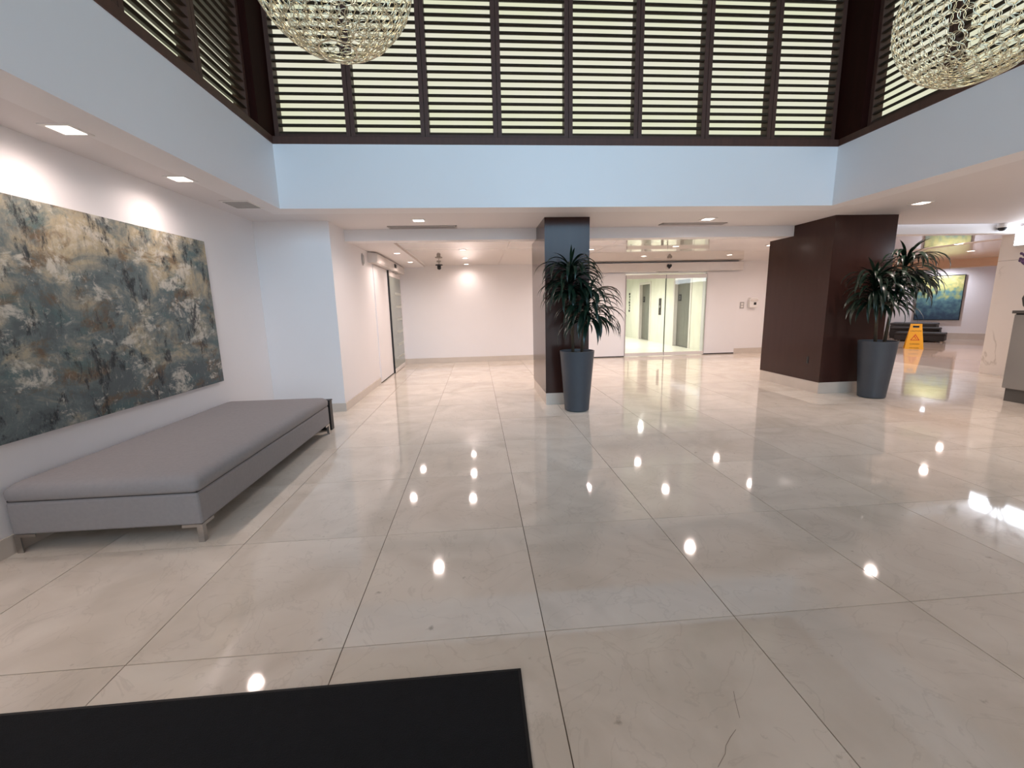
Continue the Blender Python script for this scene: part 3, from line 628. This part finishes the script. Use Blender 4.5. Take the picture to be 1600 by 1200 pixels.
def planter(loc, heads, label):
    t = tag(empty('potted_dracaena', loc), label, 'potted plant', 'dracaenas in charcoal planters')
    pot = MB().lathe([(0.150, 0), (0.168, 0.012), (0.232, 0.80), (0.236, 0.835), (0.222, 0.835), (0.214, 0.78)], 40, cap1=False).build('pot', M_POT, t)
    for p in pot.data.polygons: p.use_smooth = len(p.vertices) == 4
    mdf = pot.modifiers.new('edge', 'EDGE_SPLIT'); mdf.split_angle = math.radians(40)
    MB().lathe([(0.216, 0.78), (0.19, 0.80), (0.10, 0.81), (0.01, 0.812)], 24).build('soil', M_SOIL, t)
    for hx, hy, hz, n, spread, sx0, sy0 in heads:
        pts = [(sx0, sy0, 0.79), (sx0 + (hx - sx0) * 0.25, sy0 + (hy - sy0) * 0.25, 0.79 + (hz - 0.79) * 0.4), (sx0 + (hx - sx0) * 0.7, sy0 + (hy - sy0) * 0.7, 0.79 + (hz - 0.79) * 0.78), (hx, hy, hz + 0.02)]
        MB().tube(pts, [0.022, 0.02, 0.018, 0.012], 8).build('stem', M_STEM, t, smooth=True)
        for i in range(n):
            u = i / n; kind = 'up' if u < 0.07 else ('mid' if u < 0.35 else 'down')
            o = link('leaf', random.choice(LEAVES[kind]), None, t)
            o.location = (hx + (sx0 - hx) * 0.25 * u, hy, hz - 0.46 * u * spread)
            o.rotation_euler = (random.uniform(-0.15, 0.15), random.uniform(-0.2, 0.25), i * 2.39996 + random.uniform(-0.3, 0.3)); s = random.uniform(0.85, 1.15) * spread * (0.72 if kind == 'up' else 1.0); yd = math.sin(o.rotation_euler.z); s *= 1 - 0.56 * max(0, yd); o.scale = (s, s, s)
    return t
planter((1.353, 5.80, 0), [(-0.09, 0.02, 1.95, 140, 0.9, -0.05, 0.03), (0.15, -0.04, 1.60, 140, 0.92, 0.06, -0.02)], 'leafy dracaena in a tall charcoal planter before the narrow column')
planter((5.82, 5.83, 0), [(0.27, 0.0, 1.97, 140, 0.92, 0.10, 0.0), (-0.18, -0.02, 1.73, 140, 0.97, -0.06, -0.02)], 'leafy dracaena in a tall charcoal planter before the wide column')

# ------------------------------------------------------------------ ring globes
RG = 0.393
def torus_mesh(R, r, seg=16, cs=5):
    mb = MB()
    for i in range(seg):
        A = 2 * math.pi * i / seg
        for k in range(cs):
            B = 2 * math.pi * k / cs
            mb.v.append(((R + r * math.cos(B)) * math.cos(A), (R + r * math.cos(B)) * math.sin(A), r * math.sin(B)))
    for i in range(seg):
        for k in range(cs):
            mb.f.append((i * cs + k, ((i + 1) % seg) * cs + k, ((i + 1) % seg) * cs + (k + 1) % cs, i * cs + (k + 1) % cs))
    return mb
ring_mb = torus_mesh(0.036, 0.0020, 20, 5)
ring_me = ring_mb.mesh('ring', True); ring_me.materials.append(M_GOLD)
def globe(loc, label):
    t = tag(empty('ring_globe_chandelier', loc), label, 'chandelier', 'ring globe chandeliers')
    mats = []
    for layer, rad in enumerate((RG, RG - 0.02)):
        th = math.pi - 0.33; row = 0
        while th > (0.3, 2.2)[layer]:
            n = max(6, int(2 * math.pi * math.sin(th) * rad / (0.060 + 0.01 * layer)))
            for k in range(n):
                ph = 2 * math.pi * (k + 0.5 * (row % 2) + 0.3 * layer) / n
                d = Vector((math.sin(th) * math.cos(ph), math.sin(th) * math.sin(ph), math.cos(th)))
                q = d.to_track_quat('Z', 'Y').to_matrix()
                tilt = Matrix.Rotation(random.uniform(-0.06, 0.06), 3, 'X') @ Matrix.Rotation(random.uniform(-0.06, 0.06), 3, 'Y')
                mats.append((d.z, layer, Matrix.Translation(d * rad) @ (q @ tilt).to_4x4()))
            th -= 0.148 * (0.62 if th > 2.6 else 1.0); row += 1
    mats.sort(key=lambda q: (q[1], q[0]))
    for _, _, mm in mats[:300]:
        o = link('ring', ring_me, None, t); o.matrix_local = mm
    rest = MB()
    for _, _, mm in mats[300:]:
        n = len(rest.v); rest.v += [tuple(mm @ Vector(v)) for v in ring_mb.v]; rest.f += [tuple(n + i for i in f) for f in ring_mb.f]
    tag(rest.build('ring_mesh', M_GOLD, t, smooth=True), kind='stuff')
    for th in (math.pi - 0.23, 0.25):
        o = link('hoop', torus_mesh(RG * math.sin(th), 0.004, 32, 6).mesh('hoop', True), M_GOLD, t); o.location = (0, 0, RG * math.cos(th))
    MB().tube([(0, 0, 0.23), (0, 0, ZT + 0.06 - loc[2])], 0.006, 8).build('suspension_rod', M_GOLD, t)
    bulb = MB().lathe([(0.010, 0.24), (0.014, 0.21), (0.018, 0.19), (0.018, 0.16), (0.010, 0.145), (0.003, 0.14)], 16).build('lamp_bulb', emat('warm_bulb', (255, 226, 150), 5.0), t, smooth=True)
    d = bpy.data.lights.new('bulb', 'POINT'); d.energy = 3; d.color = (1, 0.84, 0.56); d.shadow_soft_size = 0.05
    o = bpy.data.objects.new('bulb', d); COL.objects.link(o); o.parent = t; o.location = (0, 0, -0.02)
    return t
globe((-0.648, 2.487, 3.119), 'globe chandelier of linked gold rings hanging before the rear left shutters')
globe((3.027, 2.651, 3.119), 'globe chandelier of linked gold rings hanging before the right shutters')

# ------------------------------------------------------------------ right side: marble wall, desk, far lounge
wr = struct('wall_right', MB().box(9.54, 9.8, -3.0, 7.34, 0, ZS), M_WALL, 'wall behind the reception desk clad in marble', 'wall')
for k, (y0, y1) in enumerate(((5.55, 7.36), (3.6, 5.545), (1.6, 3.595))):
    for z0, z1 in ((0.0, 2.05), (2.055, ZS - 0.002)):
        o = MB().box(-0.02, 0.02, -(y1 - y0) / 2, (y1 - y0) / 2, z0, z1).build('marble_slab', M_MARBLE, wr); o.location = (9.52, (y0 + y1) / 2, 0)
t = tag(empty('luminous_light_box', (9.486, 5.0, 2.45)), 'bright white linear light box high on the marble wall', 'light box')
MB().box(-0.06, 0.012, -2.1, 2.12, -0.17, 0.17).build('housing', M_SATIN, t)
MB().box(-0.066, -0.06, -2.08, 2.10, -0.15, 0.15).build('diffuser', emat('light_box_diffuser', (236, 244, 255), 7.0), t)
t = tag(empty('reception_desk', (7.26, 4.2, 0)), 'grey stone reception desk at the right edge', 'desk')
MB().box(0.0, 0.85, -1.3, 1.125, 0.18, 1.185).build('body', M_DESK, t, 0.004)
MB().box(0.03, 0.82, -1.27, 1.10, 0.0, 0.18).build('plinth', M_DESKTOP, t)
MB().box(-0.02, 0.88, -1.33, 1.145, 1.20, 1.24).build('top', M_DESKTOP, t, 0.004)
MB().box(0.01, 0.84, -1.29, 1.115, 1.185, 1.20).build('shadow_gap', M_BLACK, t)
t = tag(empty('flower_vase', (7.39, 5.22, 1.24)), 'dark vase of purple flowers standing on the reception desk', 'vase')
MB().lathe([(0.06, 0), (0.105, 0.06), (0.125, 0.16), (0.095, 0.26), (0.07, 0.30), (0.08, 0.32)], 24).build('vase', M_BLACK, t, smooth=True)
for k in range(9):
    a_ = k * 0.7 + 2.6; rr = 0.10 + 0.03 * (k % 4); hz = 0.56 + 0.05 * (k % 3)
    tip = (rr * math.cos(a_) * 1.6, rr * math.sin(a_) * 1.4, hz + 0.05)
    sm = MB().tube([(0, 0, 0.28), (tip[0] * .5, tip[1] * .5, 0.47), tip], [0.004, 0.004, 0.003], 6).build('stem', M_LEAF, t)
    fl = MB()
    for q in range(9):
        u = q / 8; c = (tip[0] * (1 + 0.5 * u), tip[1] * (1 + 0.5 * u), tip[2] + 0.05 * u)
        rad = 0.026 * (1 - 0.6 * u)
        fl.lathe([(0.002, c[2] - rad), (rad, c[2]), (0.002, c[2] + rad)], 6, c[0] + 0.012 * math.cos(q * 2.4), c[1] + 0.012 * math.sin(q * 2.4))
    fl.build('blossom', M_PURPLE, sm)

# far lounge beyond the wide column
M_FARFLOOR = pmat('far_lounge_floor', (206, 190, 178), (190, 174, 160), 1.2, 0.06, spec=0.7)
struct('floor_lounge', MB().box(9.5, 22.0, 7.36, 20.0, -0.1, 0.0), M_FARFLOOR, 'glossy pinkish floor of the far lounge', 'floor')
struct('ceiling_lounge', MB().box(10.4, 22.0, 7.2, 20.0, ZR, ZR + 0.1).box(9.65, 22.0, 6.9, 7.2, ZR, ZR + 0.1), M_LOUNGECEIL, 'glossy ceiling of the far lounge', 'ceiling')
DIR = Vector((0.5708, -0.8211, 0)); NRM = Vector((0.8211, 0.5708, 0)); P0 = Vector((16.2, 13.77, 0))
ang = math.atan2(DIR.y, DIR.x)
def farobj(o, s, off, z=0):
    p = P0 + DIR * s - NRM * off; o.location = (p.x, p.y, z); o.rotation_euler = (0, 0, ang); return o
# local frame: x along the wall (towards the right in view), y = NRM (away from the viewer)
o = struct('wall_lounge', MB().box(-6.5, 6.5, 0, 0.15, 0, ZR), M_WALL, 'white angled wall at the back of the far lounge', 'wall'); farobj(o, 0, 0)
o = struct('baseboard_lounge', MB().box(-6.5, 6.5, -0.02, 0, 0, 0.2), M_STONEBASE, 'stone baseboard of the angled lounge wall', 'baseboard'); farobj(o, 0, 0)
o = struct('trim_9', MB().box(-5, 5, -2.3, -1.7, 2.30, ZR), M_TAN, 'tan bulkhead under the far lounge ceiling', 'bulkhead'); farobj(o, 0, 0)
t = tag(empty('cove_light'), 'violet cove light strip above the lounge painting', 'light strip'); farobj(t, 0, 1.62, 2.40)
MB().box(-4, 4, -0.03, 0.03, 0, 0.03).build('channel', M_SATIN, t)
MB().box(-4, 4, 0.03, 0.035, 0.0, 0.025).build('diffuser', emat('violet_led', (175, 170, 255), 3.0), t)
t = tag(empty('landscape_painting'), 'yellow and blue abstract landscape painting in the far lounge', 'painting'); farobj(t, -0.27, 0, 1.40)
MB().box(-0.56, 0.56, -0.05, -0.005, -0.74, 0.74).build('canvas', M_ART2, t)
MB().box(-0.58, -0.56, -0.06, 0, -0.76, 0.76).box(0.56, 0.58, -0.06, 0, -0.76, 0.76).box(-0.56, 0.56, -0.06, 0, -0.76, -0.74).box(-0.56, 0.56, -0.06, 0, 0.74, 0.76).build('frame', M_BLACK, t)
for s, off, w, dpt, z0, z1, mat_, nm, lb in ((-0.75, 0.42, 0.60, 0.32, 0.10, 0.56, M_OTTO2, 'lounge_sofa', 'dark grey low sofa back under the landscape painting'), (-0.62, 1.05, 0.62, 0.24, 0.05, 0.43, M_OTTO, 'lounge_ottoman', 'black ottoman in the far lounge, behind the lowest one'), (-0.4, 1.65, 0.60, 0.28, 0.04, 0.30, M_OTTO, 'lounge_ottoman', 'lowest black ottoman in the far lounge beside the caution sign')):
    t = tag(empty(nm), lb, 'sofa' if 'sofa' in nm else 'ottoman', None if 'sofa' in nm else 'black ottomans'); farobj(t, s, off)
    MB().box(-w, w, -dpt, dpt, z0, z1 - 0.09).build('base', mat_, t, 0.01)
    MB().box(-w - .005, w + .005, -dpt - .005, dpt + .005, z1 - 0.085, z1).build('cushion', mat_, t, 0.025, segs=3)
    for sx in (-1, 1):
        for sy in (-1, 1): MB().box(sx * (w - .06) - .02, sx * (w - .06) + .02, sy * (dpt - .06) - .02, sy * (dpt - .06) + .02, 0, z0).build('leg', M_CHROME, t)
struct('wall_lounge_side', MB().box(10.0, 10.1, YB + T, 20.0, 0, ZR), M_WALL, 'white side wall of the far lounge behind the rear wall', 'wall')
struct('wall_lounge_front', MB().box(9.8, 22.0, 6.9, 7.0, 0, ZR), M_WALL, 'white near wall of the far lounge', 'wall')
for x, y, lb in ((10.16, 8.63, 'round downlight over the lounge threshold'), (12.11, 9.98, 'round downlight above the caution sign'), (13.4, 9.0, 'round downlight on the near side of the far lounge'), (12.5, 12.9, 'round downlight deep in the far lounge')):
    downlight(x, y, ZR, lb, 'lounge downlights', 110, 165, 0.07, False)
downlight(15.6, 13.6, ZR, 'small downlight washing the landscape painting', 'lounge downlights', 130, 165, 0.05, False, (0.85, 0.88, 1.0))

# caution sign
t = tag(empty('caution_sign', (12.42, 11.33, 0), math.radians(-42)), 'yellow wet floor caution sign standing past the wide column', 'caution sign')
def sign_leaf(sy, name):
    mb = MB(); h = 0.70; lean = 0.17
    def pt(x, z, th): return (x, sy * (lean * (1 - z / h) + 0.012 + th), z)
    quads = [((-0.20, 0.20), (-0.13, 0.13), 0, 0.59), ((-0.13, -0.07), (-0.125, -0.07), 0.59, 0.65), ((0.07, 0.13), (0.07, 0.125), 0.59, 0.65), ((-0.125, 0.125), (-0.12, 0.12), 0.65, 0.70)]
    for (a0, a1), (c0, c1), z0, z1 in quads:
        n = len(mb.v)
        mb.v += [pt(a0, z0, 0), pt(a1, z0, 0), pt(c1, z1, 0), pt(c0, z1, 0), pt(a0, z0, .012), pt(a1, z0, .012), pt(c1, z1, .012), pt(c0, z1, .012)]
        mb.f += [tuple(n + i for i in q) for q in ((0, 3, 2, 1), (4, 5, 6, 7), (0, 1, 5, 4), (1, 2, 6, 5), (2, 3, 7, 6), (3, 0, 4, 7))]
    return mb.build(name, M_YELLOW, t)
sign_leaf(-1, 'front_board'); sign_leaf(1, 'rear_board')
th = math.atan2(0.17, 0.70)
def on_board(me, mat_, name, z):
    o = link(name, me, mat_, t); y = -(0.17 * (1 - z / 0.70) + 0.0255)
    o.location = (0, y, z); o.rotation_euler = (math.pi / 2 - th, 0, 0); return o
def text_mesh(body, size):
    f = bpy.data.curves.new('t', 'FONT'); f.body = body; f.size = size; f.extrude = 0.0008; f.align_x = 'CENTER'; f.align_y = 'CENTER'
    fo = bpy.data.objects.new('tmp', f); COL.objects.link(fo); dg = bpy.context.evaluated_depsgraph_get()
    me = bpy.data.meshes.new_from_object(fo.evaluated_get(dg)); bpy.data.objects.remove(fo); me.materials.clear(); return me
on_board(text_mesh('CAUTION', 0.052), M_BLACK, 'lettering', 0.50)
on_board(text_mesh('CUIDADO', 0.045), M_BLACK, 'lettering', 0.14)
on_board(text_mesh('WET FLOOR', 0.036), M_BLACK, 'lettering', 0.03)
def tri_mesh():
    mb = MB(); out = [(-0.10, -0.08), (0.10, -0.08), (0, 0.10)]; inn = [(-0.072, -0.064), (0.072, -0.064), (0, 0.066)]
    mb.v = [(x, y, 0.0) for x, y in out] + [(x, y, 0.0) for x, y in inn]
    mb.f = [(0, 1, 4, 3), (1, 2, 5, 4), (2, 0, 3, 5)]
    # slipping figure: head, slanted body, leg, arm
    n = len(mb.v); mb.v += [(0.012 * math.cos(k) - 0.012, 0.012 * math.sin(k) + 0.028, 0.0) for k in [i * math.pi / 4 for i in range(8)]]; mb.f.append(tuple(range(n, n + 8)))
    for q in (((-0.015, 0.016), (0.0, 0.016), (0.022, -0.025), (0.006, -0.03)), ((0.006, -0.03), (0.022, -0.024), (-0.02, -0.056), (-0.034, -0.056)), ((0.016, -0.03), (0.026, -0.024), (0.046, -0.05), (0.036, -0.056)), ((0.0, 0.012), (0.004, 0.004), (0.034, 0.01), (0.032, 0.018))):
        n = len(mb.v); mb.v += [(x, y, 0.0) for x, y in q]; mb.f.append((n, n + 1, n + 2, n + 3))
    me = bpy.data.meshes.new('warning_triangle'); me.from_pydata(mb.v, [], mb.f); me.update(); return me
on_board(tri_mesh(), M_REDINK, 'warning_triangle', 0.32)
